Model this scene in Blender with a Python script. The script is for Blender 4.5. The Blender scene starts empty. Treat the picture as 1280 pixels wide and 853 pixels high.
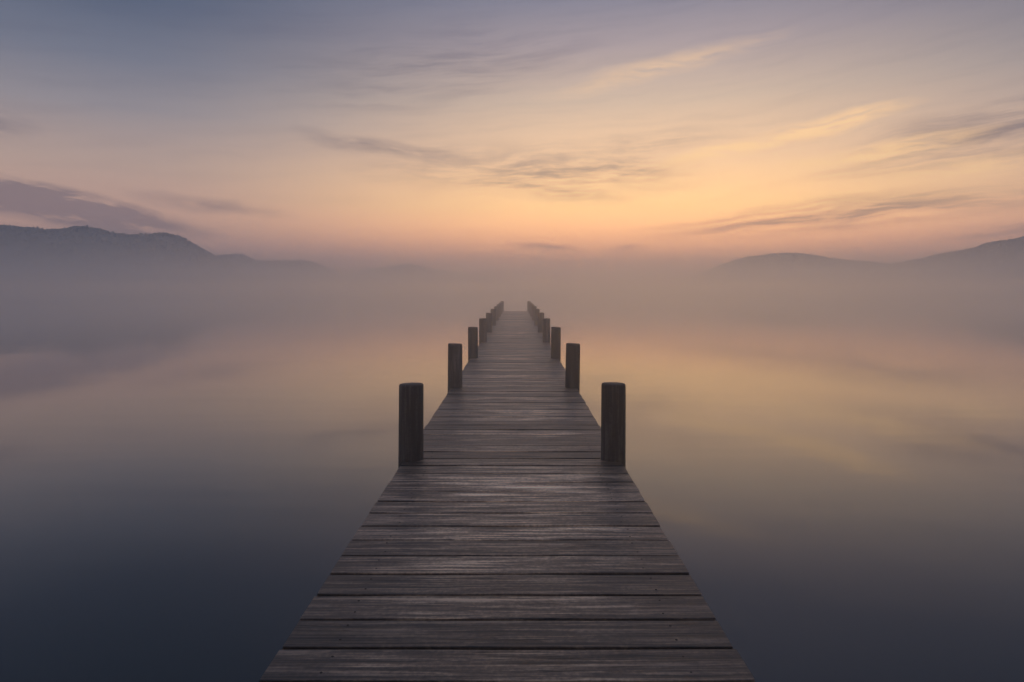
import bpy, bmesh, math, random
import numpy as np
from mathutils import noise, Vector

random.seed(7)
rng = np.random.default_rng(7)
R = math.radians
scene = bpy.context.scene
col = scene.collection

# ------------------------------------------------------------------ camera
DECK = 0.28                       # deck surface above the water (water = 0)
EYE = DECK + 1.5
cam_d = bpy.data.cameras.new('camera')
cam = bpy.data.objects.new('camera', cam_d)
col.objects.link(cam)
cam.location = (0.034, 0, EYE)
cam.rotation_euler = (R(90), 0, 0)
cam_d.sensor_width = 36
cam_d.lens = 24
cam_d.shift_x = -5 / 1280
cam_d.shift_y = -65.5 / 1280
cam_d.clip_start = 0.05
cam_d.clip_end = 30000
scene.camera = cam

# ------------------------------------------------------------------ view
scene.view_settings.view_transform = 'Standard'
scene.view_settings.look = 'None'
scene.view_settings.gamma = 1
scene.view_settings.exposure = 0.1
scene.view_settings.use_curve_mapping = False
scene.cycles.volume_bounces = 12
scene.cycles.max_bounces = 16
scene.cycles.use_denoising = True
SUN_AZ, SUN_EL = 11.0, -1.0        # the sun has not risen yet: sky light only


def lin(r, g, b, k=1.0):
    f = lambda c: k * (c / 12.92 if c <= 0.04045 else ((c + 0.055) / 1.055) ** 2.4)
    return (f(r / 255), f(g / 255), f(b / 255), 1)


# ------------------------------------------------------------------ node helper
class NT:
    def __init__(self, tree):
        self.t = tree
        tree.nodes.clear()

    def new(self, typ, **kw):
        n = self.t.nodes.new(typ)
        for k, v in kw.items():
            setattr(n, k, v)
        return n

    def link(self, a, b):
        self.t.links.new(a, b)

    def put(self, sock, v):
        if hasattr(v, 'is_linked'):
            self.link(v, sock)
        else:
            sock.default_value = v

    def math(self, op, a, b=None, c=None, clamp=False):
        n = self.new('ShaderNodeMath', operation=op, use_clamp=clamp)
        self.put(n.inputs[0], a)
        if b is not None:
            self.put(n.inputs[1], b)
        if c is not None:
            self.put(n.inputs[2], c)
        return n.outputs[0]

    def maprange(self, v, a, b, c=0.0, d=1.0, smooth=True):
        n = self.new('ShaderNodeMapRange', interpolation_type='SMOOTHSTEP' if smooth else 'LINEAR')
        self.put(n.inputs['Value'], v)
        for k, x in zip(('From Min', 'From Max', 'To Min', 'To Max'), (a, b, c, d)):
            n.inputs[k].default_value = x
        return n.outputs['Result']

    def mix(self, f, a, b, blend='MIX'):
        n = self.new('ShaderNodeMix', data_type='RGBA', blend_type=blend)
        self.put(n.inputs[0], f)
        self.put(n.inputs[6], a)
        self.put(n.inputs[7], b)
        return n.outputs[2]

    def ramp(self, f, stops, interp='LINEAR'):
        n = self.new('ShaderNodeValToRGB')
        n.color_ramp.interpolation = interp
        els = n.color_ramp.elements
        els[0].position, els[0].color = stops[0]
        els[1].position, els[1].color = stops[-1]
        for p, c in stops[1:-1]:
            e = els.new(p)
            e.color = c
        self.put(n.inputs[0], f)
        return n.outputs[0]

    def mapping(self, vec, loc=(0, 0, 0), rot=(0, 0, 0), scale=(1, 1, 1), typ='POINT'):
        n = self.new('ShaderNodeMapping', vector_type=typ)
        self.put(n.inputs[0], vec)
        n.inputs[1].default_value = loc
        n.inputs[2].default_value = rot
        n.inputs[3].default_value = scale
        return n.outputs[0]

    def noise(self, vec, scale, detail=4, rough=0.55, dist=0.0, dim='3D'):
        n = self.new('ShaderNodeTexNoise', noise_dimensions=dim)
        self.put(n.inputs['Vector'], vec)
        n.inputs['Scale'].default_value = scale
        n.inputs['Detail'].default_value = detail
        n.inputs['Roughness'].default_value = rough
        n.inputs['Distortion'].default_value = dist
        return n.outputs['Fac']


# ------------------------------------------------------------------ sky
world = bpy.data.worlds.new('World')
scene.world = world
world.use_nodes = True
W = NT(world.node_tree)
tc = W.new('ShaderNodeTexCoord')
sep = W.new('ShaderNodeSeparateXYZ')
W.link(tc.outputs['Generated'], sep.inputs[0])
DEG = 57.29578
el = W.math('MULTIPLY', W.math('ARCSINE', sep.outputs[2]), DEG)
az = W.math('MULTIPLY', W.math('ARCTAN2', sep.outputs[0], sep.outputs[1]), DEG)
elp = W.math('MAXIMUM', el, 0.0)
t = W.math('DIVIDE', elp, 90.0)
# towards the dawn and away from it
near = W.ramp(t, [
    (0.0, lin(240, 152, 104, 4.0)), (3.5 / 90, lin(248, 168, 106, 3.45)), (6.8 / 90, lin(248, 192, 122, 2.4)),
    (10.7 / 90, lin(236, 192, 146, 1.7)), (15.2 / 90, lin(208, 181, 156, 1.38)), (19.5 / 90, lin(172, 156, 156, 1.2)),
    (23.0 / 90, lin(138, 135, 150, 1.08)), (32 / 90, lin(120, 128, 152, 1.2)), (50 / 90, lin(112, 124, 152, 1.35)), (1.0, lin(110, 124, 154, 1.4))])
away = W.ramp(t, [
    (0.0, lin(194, 138, 126, 2.2)), (4.5 / 90, lin(194, 149, 123, 1.9)), (9.0 / 90, lin(178, 151, 135, 1.5)),
    (13.0 / 90, lin(146, 138, 141, 1.25)), (16.5 / 90, lin(116, 119, 134, 1.12)), (20.5 / 90, lin(88, 99, 122, 1.0)), (30 / 90, lin(84, 100, 124, 1.05)),
    (50 / 90, lin(106, 120, 148, 1.3)), (1.0, lin(110, 124, 154, 1.4))])
daz = W.math('ABSOLUTE', W.math('SUBTRACT', az, SUN_AZ))
base = W.mix(W.maprange(daz, 2.0, 42.0), near, away)

sky = W.new('ShaderNodeTexSky', sky_type='NISHITA')
sky.sun_disc = False
sky.sun_elevation = R(SUN_EL)
sky.sun_rotation = R(SUN_AZ)
sky.air_density = 1.0
sky.dust_density = 3.0
sky.ozone_density = 3.0
nish = W.mix(1.0, sky.outputs[0], (0.1, 0.1, 0.1, 1), 'MULTIPLY')
base = W.mix(0.06, base, nish)

# clouds, in degrees of azimuth and elevation
comb = W.new('ShaderNodeCombineXYZ')
W.link(az, comb.inputs[0])
W.link(el, comb.inputs[1])
ae = comb.outputs[0]
warpn = W.new('ShaderNodeTexNoise')
W.put(warpn.inputs['Vector'], W.mapping(ae, scale=(0.12, 0.3, 1)))
warpn.inputs['Scale'].default_value = 1.0
warpn.inputs['Detail'].default_value = 3
wv = W.new('ShaderNodeVectorMath', operation='MULTIPLY_ADD')
W.link(warpn.outputs['Color'], wv.inputs[0])
wv.inputs[1].default_value = (3.0, 1.5, 0)
W.link(ae, wv.inputs[2])
wae = wv.outputs[0]
OFF = Vector((-1.5, -0.75, 0))    # mean of the warp, taken off again


def cloud_noise(tilt, sx, sy, seed, detail=6, rough=0.6):
    v = W.mapping(wae, loc=(seed, seed * 0.37, 0), rot=(0, 0, R(-tilt)), scale=(1, 1, 1))
    v = W.mapping(v, scale=(sx, sy, 1))
    return W.noise(v, 1.0, detail, rough)


def streak(a, e, ha, he, tilt):
    v = W.mapping(wae, loc=(a - OFF.x, e - OFF.y, 0), rot=(0, 0, R(tilt)), scale=(ha, he, 1), typ='TEXTURE')
    g = W.new('ShaderNodeTexGradient', gradient_type='SPHERICAL')
    W.link(v, g.inputs[0])
    return g.outputs['Fac']


def total(items):
    out = None
    for (a, e, ha, he, tilt, s) in items:
        m = W.math('MULTIPLY', streak(a, e, ha, he, tilt), s)
        out = m if out is None else W.math('ADD', out, m)
    return out


n_up = cloud_noise(5, 0.10, 1.25, 9.4, 9, 0.64)
n_dn = cloud_noise(-9, 0.24, 1.1, 17.0, 9, 0.64)
n_fl = cloud_noise(1, 0.24, 1.7, 47.0, 9, 0.66)
dark_up = total([(25.5, 5.5, 18, 1.5, 4, 1.5), (35.0, 10.6, 13, 2.5, 8, 1.1),
                 (-5.5, 18.0, 17, 3.6, 8, 0.5), (36.0, 4.0, 6, 0.7, 5, 1.2)])
dark_dn = total([(-38.5, 6.5, 16, 1.6, -9, 4.5), (-23.7, 6.4, 7, 0.9, -5, 0.9),
                 (-11.5, 11.6, 8, 0.9, -7, 0.8), (-37.0, 11.0, 3.0, 1.2, 0, 0.8)])
dark_fl = total([(0.5, 9.8, 16, 2.6, -2, 0.85), (7.7, 9.9, 9, 1.5, -1, 0.55), (3.0, 8.1, 8, 0.7, -5, 0.8),
                 (11.5, 11.9, 7, 1.2, 3, 0.6), (2.3, 3.4, 3.6, 0.5, -4, 1.6), (9.2, 3.1, 1.9, 0.45, 3, 1.6)])
d = W.math('ADD', W.math('MULTIPLY', dark_up, W.maprange(n_up, 0.32, 0.66)),
           W.math('ADD', W.math('MULTIPLY', dark_dn, W.maprange(n_dn, 0.26, 0.60)),
                  W.math('MULTIPLY', dark_fl, W.maprange(n_fl, 0.30, 0.68))))
# thin cirrus all over the lower sky
veil = W.math('MULTIPLY', W.maprange(n_up, 0.44, 0.70), W.maprange(elp, 2.0, 12.0, 0.0, 0.13))
dfac = W.math('MINIMUM', W.math('ADD', d, veil), 0.95)
gold = total([(16.9, 10.9, 5.5, 0.75, 9, 2.0), (23.7, 12.3, 8, 0.95, 7, 1.6), (12.0, 17.6, 11, 0.9, 11, 0.5),
              (9.0, 8.4, 10, 0.8, 2, 0.6), (28.0, 10.0, 9, 0.9, 6, 1.3), (33, 8.4, 9, 0.9, 6, 0.9), (4.0, 7.4, 9, 0.6, -3, 0.5)])
gfac = W.math('MINIMUM', W.math('MULTIPLY', gold, W.maprange(n_fl, 0.30, 0.60)), 0.9)
cloud_dark = W.mix(1.0, base, (0.42, 0.45, 0.58, 1), 'MULTIPLY')
skyc = W.mix(dfac, base, cloud_dark)
skyc = W.mix(W.math('MULTIPLY', gfac, 0.75), skyc, lin(255, 206, 144, 1.45))
bg = W.new('ShaderNodeBackground')
W.link(skyc, bg.inputs[0])
bg.inputs[1].default_value = 1.0
wo = W.new('ShaderNodeOutputWorld')
W.link(bg.outputs[0], wo.inputs[0])

# ------------------------------------------------------------------ materials
def material(name):
    m = bpy.data.materials.new(name)
    m.use_nodes = True
    n = NT(m.node_tree)
    b = n.new('ShaderNodeBsdfPrincipled')
    o = n.new('ShaderNodeOutputMaterial')
    n.link(b.outputs[0], o.inputs[0])
    return m, n, b


def wood_material(name, axis, dark, mid, pale, rough, dark_ends=False):
    """weathered wood, grain along axis (0 = x, 2 = z) of the object's own space"""
    m, n, b = material(name)
    tcn = n.new('ShaderNodeTexCoord')
    oi = n.new('ShaderNodeObjectInfo')
    add = n.new('ShaderNodeVectorMath', operation='MULTIPLY_ADD')
    cx = n.new('ShaderNodeCombineXYZ')
    for i in range(3):
        n.link(oi.outputs['Random'], cx.inputs[i])
    n.link(cx.outputs[0], add.inputs[0])
    add.inputs[1].default_value = (37.0, 91.0, 53.0)
    n.link(tcn.outputs['Object'], add.inputs[2])
    v = add.outputs[0]
    s_f = [62, 62, 62]; s_f[axis] = 2.0
    s_m = [22, 22, 22]; s_m[axis] = 0.9
    fine = n.noise(n.mapping(v, scale=tuple(s_f)), 1.0, 5, 0.65, 0.4)
    med = n.noise(n.mapping(v, scale=tuple(s_m)), 1.0, 5, 0.6, 0.8)
    blotch = n.noise(n.mapping(v, scale=(3.0, 9, 3.0) if axis == 0 else (5, 5, 2.0)), 1.0, 5, 0.65)
    speck = n.noise(v, 42.0, 3, 0.6)
    g = n.math('ADD', n.math('MULTIPLY', fine, 0.45), n.math('MULTIPLY', med, 0.40))
    g = n.math('ADD', g, n.math('MULTIPLY', speck, 0.15))
    c = n.ramp(g, [(0.41, dark), (0.5, mid), (0.58, pale)])
    # stains
    c = n.mix(n.maprange(blotch, 0.42, 0.66, 0.0, 0.7), c, n.mix(1.0, c, (0.42, 0.42, 0.46, 1), 'MULTIPLY'))
    if dark_ends:                       # paler along the middle, darker towards the ends of the boards
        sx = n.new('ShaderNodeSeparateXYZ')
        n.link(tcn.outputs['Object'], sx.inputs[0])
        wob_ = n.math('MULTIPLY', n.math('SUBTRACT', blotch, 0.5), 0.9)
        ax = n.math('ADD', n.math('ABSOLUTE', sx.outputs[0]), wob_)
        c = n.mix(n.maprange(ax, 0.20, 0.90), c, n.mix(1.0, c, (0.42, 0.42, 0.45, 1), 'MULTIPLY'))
    # board to board
    tone = n.new('ShaderNodeMapRange')
    n.link(oi.outputs['Random'], tone.inputs[0])
    tone.inputs[3].default_value = 0.48
    tone.inputs[4].default_value = 1.95
    ct = n.new('ShaderNodeCombineXYZ')
    for i in range(3):
        n.link(tone.outputs[0], ct.inputs[i])
    c = n.mix(1.0, c, ct.outputs[0], 'MULTIPLY')
    # splits along the grain and knots
    s_c = [34, 34, 34]; s_c[axis] = 0.55
    crack = n.noise(n.mapping(v, scale=tuple(s_c)), 1.0, 3, 0.5, 0.2)
    ck = n.maprange(n.math('ABSOLUTE', n.math('SUBTRACT', crack, 0.42)), 0.0, 0.014, 1.0, 0.0)
    brk = n.noise(v, 1.7, 2)
    ck = n.math('MULTIPLY', ck, n.maprange(brk, 0.5, 0.62))
    vor = n.new('ShaderNodeTexVoronoi')
    n.put(vor.inputs['Vector'], n.mapping(v, scale=(3.0, 9.0, 3.0) if axis == 0 else (6, 6, 3)))
    vor.inputs['Scale'].default_value = 1.0
    knot = n.maprange(vor.outputs['Distance'], 0.05, 0.14, 1.0, 0.0)
    c = n.mix(n.math('MULTIPLY', n.math('MAXIMUM', ck, n.math('MULTIPLY', knot, 0.6)), 0.85), c, lin(12, 11, 12))
    n.link(c, b.inputs['Base Color'])
    n.put(b.inputs['Roughness'], n.math('ADD', n.math('MULTIPLY', g, 0.35), rough))
    b.inputs['Specular IOR Level'].default_value = 0.45
    hgt = n.math('SUBTRACT', n.math('ADD', n.math('MULTIPLY', fine, 0.5), n.math('MULTIPLY', med, 0.9)),
                 n.math('MULTIPLY', ck, 0.8))
    bp = n.new('ShaderNodeBump')
    bp.inputs['Strength'].default_value = 0.75
    bp.inputs['Distance'].default_value = 0.006
    n.link(hgt, bp.inputs['Height'])
    n.link(bp.outputs[0], b.inputs['Normal'])
    return m


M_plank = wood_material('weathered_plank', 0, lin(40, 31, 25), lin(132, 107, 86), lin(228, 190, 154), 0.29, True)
M_post = wood_material('weathered_post', 2, lin(15, 14, 14), lin(36, 34, 34), lin(80, 75, 71), 0.5)
M_beam = wood_material('dark_beam', 1, lin(30, 28, 28), lin(60, 55, 52), lin(84, 78, 74), 0.5)

M_nail, n_, b_ = material('rusted_steel')
b_.inputs['Base Color'].default_value = lin(50, 40, 36)
b_.inputs['Metallic'].default_value = 0.6
b_.inputs['Roughness'].default_value = 0.6

# water
M_water, n_, b_ = material('lake_water')
b_.inputs['Base Color'].default_value = (0.001, 0.004, 0.006, 1)
b_.inputs['Roughness'].default_value = 0.05
b_.inputs['IOR'].default_value = 1.333
b_.inputs['Coat Weight'].default_value = 0.6
b_.inputs['Coat IOR'].default_value = 1.333
b_.inputs['Coat Roughness'].default_value = 0.05
tcn = n_.new('ShaderNodeTexCoord')
w1 = n_.noise(n_.mapping(tcn.outputs['Object'], scale=(0.10, 0.55, 1)), 1.0, 3, 0.5)
w2 = n_.noise(n_.mapping(tcn.outputs['Object'], scale=(0.6, 2.6, 1)), 1.0, 2, 0.5)
patch = n_.maprange(n_.noise(n_.mapping(tcn.outputs['Object'], loc=(3, 8, 0), scale=(0.012, 0.05, 1)), 1.0, 3, 0.5), 0.45, 0.65)
hh = n_.math('ADD', n_.math('MULTIPLY', w1, 0.7), n_.math('MULTIPLY', n_.math('MULTIPLY', w2, patch), 0.45))
bp = n_.new('ShaderNodeBump')
bp.inputs['Strength'].default_value = 0.35
bp.inputs['Distance'].default_value = 0.02
n_.link(hh, bp.inputs['Height'])
n_.link(bp.outputs[0], b_.inputs['Normal'])
n_.link(bp.outputs[0], b_.inputs['Coat Normal'])

# hillside and wood
M_hill, n_, b_ = material('forest_floor')
tcn = n_.new('ShaderNodeTexCoord')
nn = n_.noise(tcn.outputs['Object'], 0.02, 5, 0.6)
n_.link(n_.ramp(nn, [(0.35, (0.024, 0.030, 0.026, 1)), (0.65, (0.038, 0.044, 0.034, 1))]), b_.inputs['Base Color'])
b_.inputs['Roughness'].default_value = 0.95
M_wood, n_, b_ = material('far_foliage')
tcn = n_.new('ShaderNodeTexCoord')
nn = n_.noise(tcn.outputs['Object'], 0.06, 4, 0.6)
n_.link(n_.ramp(nn, [(0.35, (0.024, 0.032, 0.026, 1)), (0.65, (0.040, 0.048, 0.034, 1))]), b_.inputs['Base Color'])
b_.inputs['Roughness'].default_value = 0.95


def volume_material(name, color, density, g):
    m = bpy.data.materials.new(name)
    m.use_nodes = True
    n = NT(m.node_tree)
    v = n.new('ShaderNodeVolumePrincipled')
    v.inputs['Color'].default_value = color
    v.inputs['Density'].default_value = density
    v.inputs['Density Attribute'].default_value = ''
    v.inputs['Anisotropy'].default_value = g
    o = n.new('ShaderNodeOutputMaterial')
    n.link(v.outputs[0], o.inputs['Volume'])
    m.cycles.homogeneous_volume = True
    return m


M_haze = volume_material('thin_haze', (0.68, 0.84, 1.0, 1), 0.00048, 0.2)
M_mist = volume_material('lake_mist', (0.958, 0.977, 1.0, 1), 0.018, 0.87)
M_bank = volume_material('far_mist', (0.958, 0.977, 1.0, 1), 0.0027, 0.87)


# ------------------------------------------------------------------ mesh helpers
def mesh_obj(name, verts, faces, mat, parent=None, smooth=False):
    me = bpy.data.meshes.new(name)
    me.from_pydata([tuple(v) for v in verts], [], faces)
    me.materials.append(mat)
    if smooth:
        me.polygons.foreach_set('use_smooth', [True] * len(me.polygons))
    me.update()
    o = bpy.data.objects.new(name, me)
    col.objects.link(o)
    if parent:
        o.parent = parent
    return o


def box_data(x0, x1, y0, y1, z0, z1):
    v = [(x, y, z) for z in (z0, z1) for y in (y0, y1) for x in (x0, x1)]
    f = [(0, 2, 3, 1), (4, 5, 7, 6), (0, 1, 5, 4), (2, 6, 7, 3), (0, 4, 6, 2), (1, 3, 7, 5)]
    return v, f


# ------------------------------------------------------------------ lake
WATER = 4200.0
v = [(-WATER, -WATER, 0), (WATER, -WATER, 0), (WATER, WATER, 0), (-WATER, WATER, 0)]
lake = mesh_obj('water', v, [(0, 1, 2, 3)], M_water)
lake['kind'] = 'structure'

# ------------------------------------------------------------------ hills round the lake
FOC = 853.0


def hill(profile, rc, depth, seed):
    """ridge along an arc of radius rc; profile = list of (tangent of bearing, tangent of crest height)"""
    ta = [math.atan(p[0]) for p in profile]
    th = [p[1] for p in profile]
    step = 4.5 / rc
    a = np.arange(ta[0], ta[-1], step)
    h = np.interp(a, ta, th) * rc * np.cos(a) + EYE
    k = np.hanning(9); k /= k.sum()
    h = np.convolve(np.pad(h, 4, mode='edge'), k, 'valid')
    edge = np.clip((a - a[0]) / 0.03, 0, 1) * np.clip((a[-1] - a) / 0.03, 0, 1)
    h = h * edge
    h = h + np.clip(h / 30, 0, 1) * np.array([4.5 * noise.fractal((q * rc * 0.017, seed, 2.0), 0.8, 2.1, 5) for q in a])
    nr = 46
    rr = np.linspace(-1, 1, nr)
    verts = []
    Z = np.zeros((len(a), nr))
    for i, (ai, hi) in enumerate(zip(a, h)):
        for j, q in enumerate(rr):
            r = rc + q * depth
            x, y = math.sin(ai) * r, math.cos(ai) * r
            prof = max(0.0, math.cos(q * math.pi / 2)) ** 1.15
            nz = noise.fractal((x * 0.004 + seed, y * 0.004, seed), 0.9, 2.1, 5)
            zz = hi * prof * (1 + 0.35 * nz * (1 - prof)) - 2.0 * (1 - prof)
            zz += 0.012 * hi * noise.fractal((x * 0.02, y * 0.02, seed + 5), 0.9, 2.1, 3) * prof
            Z[i, j] = zz - 6.0 * (1 if hi > 6 else 0) * prof   # the wood on top makes up the rest
            verts.append((x, y, Z[i, j]))
    faces = [(i * nr + j, (i + 1) * nr + j, (i + 1) * nr + j + 1, i * nr + j + 1)
             for i in range(len(a) - 1) for j in range(nr - 1)]
    o = mesh_obj('hills', verts, faces, M_hill, smooth=True)
    o['kind'] = 'structure'
    return (a, rr, Z, rc, depth)


def px(x, p):
    return ((x - 645) / FOC, p / FOC)


fields = []
fields.append(hill([px(*q) for q in [(-2600, 40), (-1500, 95), (-900, 110), (-500, 92), (-250, 96), (-80, 84), (0, 78), (40, 77), (70, 73),
                                     (100, 78), (130, 74), (165, 67), (190, 69), (208, 70), (232, 62), (262, 44), (300, 26), (340, 10), (370, 3)]], 1500, 300, 3.0))
fields.append(hill([px(*q) for q in [(200, 8), (250, 34), (280, 42), (297, 44), (325, 34), (350, 35), (385, 36), (405, 28), (440, 12), (470, 4)]], 1900, 260, 11.0))
fields.append(hill([px(*q) for q in [(420, 10), (455, 26), (485, 27), (512, 31), (535, 25), (570, 21), (620, 12), (680, 4)]], 2500, 300, 19.0))
fields.append(hill([px(*q) for q in [(840, 4), (880, 20), (905, 31), (935, 40), (965, 43), (988, 45), (1010, 43), (1040, 38), (1090, 33), (1140, 27), (1200, 16), (1260, 5)]], 1950, 280, 27.0))
fields.append(hill([px(*q) for q in [(1040, 4), (1090, 24), (1125, 33), (1150, 36), (1180, 44), (1205, 49), (1240, 57), (1280, 65), (1340, 78), (1450, 88), (1700, 84), (2100, 96), (2900, 60), (3600, 30)]], 1500, 300, 35.0))

# the woods on them: one mass of small crowns
crown = []
for kind in range(3):
    bm = bmesh.new()
    if kind == 0:                                     # conifer
        bmesh.ops.create_cone(bm, segments=6, radius1=0.36, radius2=0.02, depth=1.0, cap_ends=False)
        for q in bm.verts:
            q.co.z += 0.5
    else:                                             # broadleaf
        bmesh.ops.create_icosphere(bm, subdivisions=1, radius=0.5)
        for q in bm.verts:
            q.co *= random.uniform(0.72, 1.15)
            q.co.z = q.co.z * (1.05 if kind == 1 else 0.8) + 0.42
    bmesh.ops.triangulate(bm, faces=bm.faces)
    bm.verts.index_update()
    crown.append((np.array([q.co[:] for q in bm.verts]), np.array([[q.index for q in f.verts] for f in bm.faces])))
    bm.free()
for (a, rr, Z, rc, depth) in fields:
    V, F, off = [], [], 0
    n_tree = int(len(a) * 14)
    for _ in range(n_tree):
        ai = random.random() * (len(a) - 2)
        q = random.uniform(-0.97, 0.12) if random.random() < 0.6 else random.gauss(0, 0.05)
        j = (q + 1) / 2 * (len(rr) - 1)
        i0, j0 = int(ai), min(int(j), len(rr) - 2)
        z = Z[i0, j0]
        if z < 1.0:
            continue
        fa, fj = ai - i0, j - j0
        z = (Z[i0, j0] * (1 - fa) + Z[i0 + 1, j0] * fa) * (1 - fj) + (Z[i0, j0 + 1] * (1 - fa) + Z[i0 + 1, j0 + 1] * fa) * fj
        ang = a[0] + (a[1] - a[0]) * ai
        r = rc + q * depth
        cv, cf = crown[random.choice((0, 1, 1, 2, 2))]
        s = random.uniform(6, 10)
        w = s * random.uniform(0.8, 1.3)
        th = random.random() * 6.28
        c, sn = math.cos(th), math.sin(th)
        P = np.empty_like(cv)
        P[:, 0] = (cv[:, 0] * c - cv[:, 1] * sn) * w + math.sin(ang) * r
        P[:, 1] = (cv[:, 0] * sn + cv[:, 1] * c) * w + math.cos(ang) * r
        P[:, 2] = cv[:, 2] * s + z - 0.5
        V.append(P)
        F.append(cf + off)
        off += len(cv)
    V = np.concatenate(V); F = np.concatenate(F)
    me = bpy.data.meshes.new('woods')
    me.vertices.add(len(V)); me.vertices.foreach_set('co', V.ravel())
    me.loops.add(F.size); me.loops.foreach_set('vertex_index', F.ravel().astype(np.int32))
    me.polygons.add(len(F)); me.polygons.foreach_set('loop_start', np.arange(0, F.size, 3, dtype=np.int32))
    me.update(calc_edges=True)
    me.materials.append(M_wood)
    o = bpy.data.objects.new('woods', me)
    col.objects.link(o)
    o['kind'] = 'stuff'
    o['label'] = 'far dark woods covering the misty hillside across the lake'
    o['category'] = 'woods'

# ------------------------------------------------------------------ jetty
jetty = bpy.data.objects.new('jetty', None)
col.objects.link(jetty)
jetty.location = (0, 2.85, 0)
jetty['label'] = 'long narrow weathered wooden jetty with round posts running out into the misty lake'
jetty['category'] = 'jetty'
JY = jetty.location.y

HALF = 0.946                      # half the deck's width
POST_R = 0.110
POST_X = HALF + 0.056 - POST_R
PITCH = 0.2445
THICK = 0.048
FIRST = 2.854 - 12 * PITCH        # joints fall on FIRST + k * PITCH
post_y = [1280 * (0.00463 + 0.0034 * k) + 0.10 for k in range(10)]
END = post_y[-1] + 0.30
n_planks = int((END - FIRST) / PITCH)


def plank(k):
    y0 = FIRST + k * PITCH + random.uniform(-0.006, 0.006)
    gap = random.uniform(0.018, 0.024)
    wd = PITCH - gap
    if k % 7 == 3:
        wd -= random.uniform(0.0, 0.006)
    yc = y0 + wd / 2 + gap / 2
    xl = -HALF + random.uniform(-0.005, 0.004)
    xr = HALF + random.uniform(-0.004, 0.005)
    zt = DECK + random.gauss(0, 0.0014)
    tilt = random.gauss(0, 0.003)
    cup = random.gauss(0.0, 0.0014)
    ch = 0.0025
    rows = [-wd / 2, -wd / 2 + ch, wd / 2 - ch, wd / 2]
    near_post = [p for p in post_y if abs(p - yc) < POST_R + wd / 2 + 0.02]
    if near_post:
        rows = sorted(rows + [q * (wd / 2 - ch) for q in (-0.8, -0.6, -0.4, -0.2, 0, 0.2, 0.4, 0.6, 0.8)])
    top, bot = [], []
    nx = 4
    sag = [random.gauss(0, 0.0012) for _ in range(nx + 1)]
    wob = [random.gauss(0, 0.0009) for _ in range(nx + 1)]
    for ri, r in enumerate(rows):
        edge = 0 < ri < len(rows) - 1
        L, Rr = xl, xr
        for p in near_post:
            dd = (POST_R + 0.004) ** 2 - (yc + r - p) ** 2
            if dd > 0:
                L = max(L, -POST_X + math.sqrt(dd))
                Rr = min(Rr, POST_X - math.sqrt(dd))
        row_t, row_b = [], []
        for i in range(nx + 1):
            x = L + (Rr - L) * i / nx
            z = zt + tilt * r + sag[i] + cup * (1 - (2 * r / wd) ** 2) - (0 if edge else ch)
            row_t.append((x, r + wob[i], z))
            row_b.append((x, r + wob[i], zt - THICK))
        top.append(row_t); bot.append(row_b)
    verts, faces = [], []
    nrow, nc = len(rows), nx + 1
    for g in (top, bot):
        for row in g:
            verts += [(x, y, z - zt) for x, y, z in row]
    I = lambda s, r, c: s * nrow * nc + r * nc + c
    for r in range(nrow - 1):
        for c in range(nx):
            faces.append((I(0, r, c), I(0, r, c + 1), I(0, r + 1, c + 1), I(0, r + 1, c)))
        faces.append((I(1, r, 0), I(1, r + 1, 0), I(1, r + 1, nx), I(1, r, nx)))
        faces.append((I(0, r, 0), I(0, r + 1, 0), I(1, r + 1, 0), I(1, r, 0)))
        faces.append((I(0, r, nx), I(1, r, nx), I(1, r + 1, nx), I(0, r + 1, nx)))
    for c in range(nx):
        faces.append((I(0, 0, c), I(1, 0, c), I(1, 0, c + 1), I(0, 0, c + 1)))
        faces.append((I(0, nrow - 1, c), I(0, nrow - 1, c + 1), I(1, nrow - 1, c + 1), I(1, nrow - 1, c)))
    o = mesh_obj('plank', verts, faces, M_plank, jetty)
    o.location = (0, yc - JY, zt)
    # nail heads, two at each bearer
    for x in (-0.72, 0.72):
        for s in (-1, 1):
            nails.append((x + random.uniform(-0.012, 0.012), yc + s * wd * 0.27 + random.uniform(-0.01, 0.01), zt + tilt * s * wd * 0.27 + 0.001))


nails = []
for k in range(n_planks + 1):
    plank(k)
nv, nf = [], []
for (x, y, z) in nails:
    if y > 16:
        continue
    b0 = len(nv)
    for i in range(6):
        nv.append((x + 0.006 * math.cos(i * math.pi / 3), y - JY + 0.006 * math.sin(i * math.pi / 3), z))
    for i in range(6):
        nv.append((x + 0.0045 * math.cos(i * math.pi / 3), y - JY + 0.0045 * math.sin(i * math.pi / 3), z + 0.0016))
    nf.append(tuple(range(b0 + 6, b0 + 12)))
    for i in range(6):
        nf.append((b0 + i, b0 + (i + 1) % 6, b0 + 6 + (i + 1) % 6, b0 + 6 + i))
nl = mesh_obj('nail_heads', nv, nf, M_nail, jetty)
nl['kind'] = 'stuff'

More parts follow.
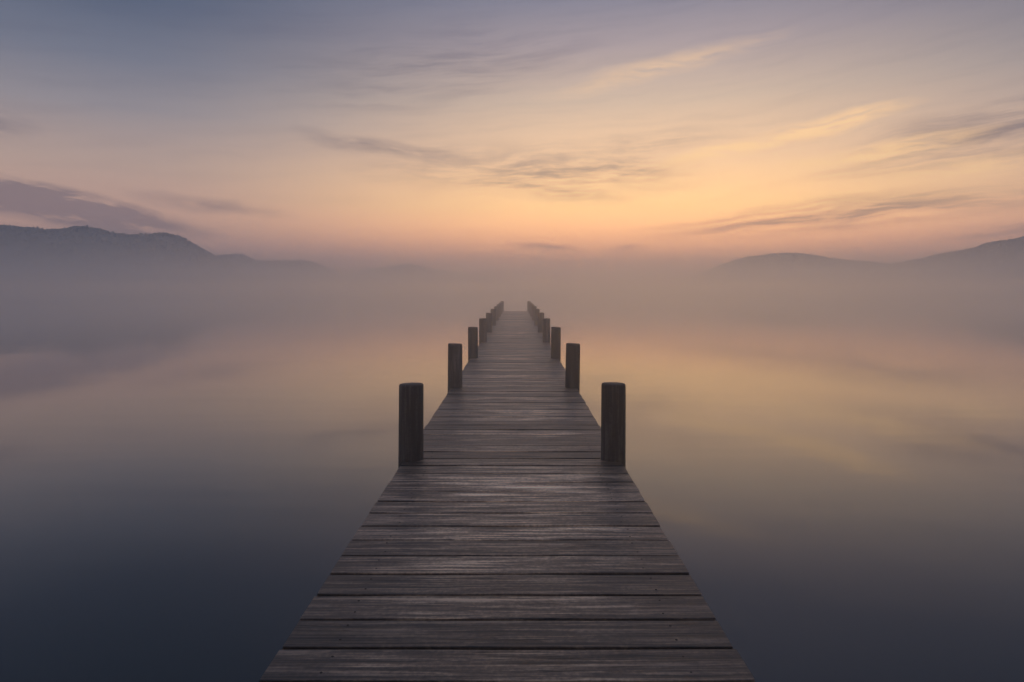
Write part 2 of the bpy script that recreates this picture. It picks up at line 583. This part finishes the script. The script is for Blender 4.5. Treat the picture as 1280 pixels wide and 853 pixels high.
# posts
def post_mesh(seed):
    rnd = random.Random(seed)
    seg = 28
    bottom = -2.4
    ring = [(1.0, bottom), (1.0, -0.4), (1.0, 0.0), (0.992, 0.25), (0.985, 0.48), (0.982, 0.655),
            (0.975, 0.672), (0.945, 0.683), (0.88, 0.688), (0.55, 0.690)]
    ph = [rnd.uniform(0, 6.28) for _ in range(3)]
    amp = [rnd.uniform(0.004, 0.014) for _ in range(3)]
    crk = [rnd.randrange(seg) for _ in range(2)]
    verts, faces = [], []
    for (rr_, z) in ring:
        for i in range(seg):
            th = i / seg * 2 * math.pi
            f = 1 + sum(am * math.cos((n + 2) * th + p) for n, (am, p) in enumerate(zip(amp, ph)))
            if i in crk and rr_ > 0.6:
                f -= 0.035
            r = POST_R * rr_ * f
            verts.append((r * math.cos(th), r * math.sin(th), z + (0.004 * math.cos(th + ph[0]) if z > 0.6 else 0)))
    nr = len(ring)
    for k in range(nr - 1):
        for i in range(seg):
            j = (i + 1) % seg
            faces.append((k * seg + i, k * seg + j, (k + 1) * seg + j, (k + 1) * seg + i))
    verts.append((0, 0, 0.690)); c = len(verts) - 1
    for i in range(seg):
        faces.append(((nr - 1) * seg + i, (nr - 1) * seg + (i + 1) % seg, c))
    faces.append(tuple(reversed(range(seg))))
    return verts, faces


variants = []
for k, y in enumerate(post_y):
    for s in (-1, 1):
        if len(variants) < 6:
            vv, ff = post_mesh(len(variants))
            o = mesh_obj('post', vv, ff, M_post, jetty, smooth=True)
            variants.append(o)
        else:
            o = random.choice(variants).copy()
            col.objects.link(o)
            o.parent = jetty
        o.location = (s * POST_X, y - JY + random.uniform(-0.015, 0.015), DECK + random.uniform(-0.026, -0.012))
        o.rotation_euler = (random.gauss(0, 0.006), random.gauss(0, 0.006), random.uniform(0, 6.28))

# bearers along the deck and cross beams at the posts
for s in (-0.72, 0.0, 0.72):
    vv, ff = box_data(-0.05, 0.05, FIRST - JY, END - JY, -0.16, 0)
    o = mesh_obj('bearer', vv, ff, M_beam, jetty)
    o.location = (s, 0, DECK - THICK - 0.012)
for y in post_y:
    vv, ff = box_data(-POST_X + POST_R * 0.9, POST_X - POST_R * 0.9, -0.055, 0.055, -0.14, 0)
    o = mesh_obj('cross_beam', vv, ff, M_beam, jetty)
    o.location = (0, y - JY, DECK - THICK - 0.012 - 0.162)

# ------------------------------------------------------------------ air
v, f = box_data(-4300, 4300, -4300, 4300, -3.5, 175)
haze = mesh_obj('haze', v, f, M_haze)
haze['kind'] = 'stuff'
haze['label'] = 'thin even haze over the whole lake and hills'
haze['category'] = 'haze'
seg = 96


def ring_verts(r, z):
    return [(r * math.cos(i / seg * 2 * math.pi), r * math.sin(i / seg * 2 * math.pi), z) for i in range(seg)]


vv = ring_verts(1080, -2.9) + ring_verts(1080, 2.7)
ff = [(i, (i + 1) % seg, seg + (i + 1) % seg, seg + i) for i in range(seg)]
ff += [tuple(reversed(range(seg))), tuple(range(seg, 2 * seg))]
mist = mesh_obj('mist', vv, ff, M_mist)
mist['kind'] = 'stuff'
mist['label'] = 'low layer of pale mist lying on the lake round the jetty'
mist['category'] = 'mist'
# the deeper mist under the far shores: a ring round the open water
vv = ring_verts(260, -2.6) + ring_verts(260, 26) + ring_verts(1070, 26) + ring_verts(1070, -2.6)
ff = []
for k in range(4):
    for i in range(seg):
        j = (i + 1) % seg
        ff.append((k * seg + i, ((k + 1) % 4) * seg + i, ((k + 1) % 4) * seg + j, k * seg + j))
bank = mesh_obj('mist_bank', vv, ff, M_bank)
bank['kind'] = 'stuff'
bank['label'] = 'bank of mist hiding the foot of the far hills'
bank['category'] = 'mist'
bm = bmesh.new()
bm.from_mesh(bank.data)
bmesh.ops.recalc_face_normals(bm, faces=bm.faces)
bm.to_mesh(bank.data)
bm.free()
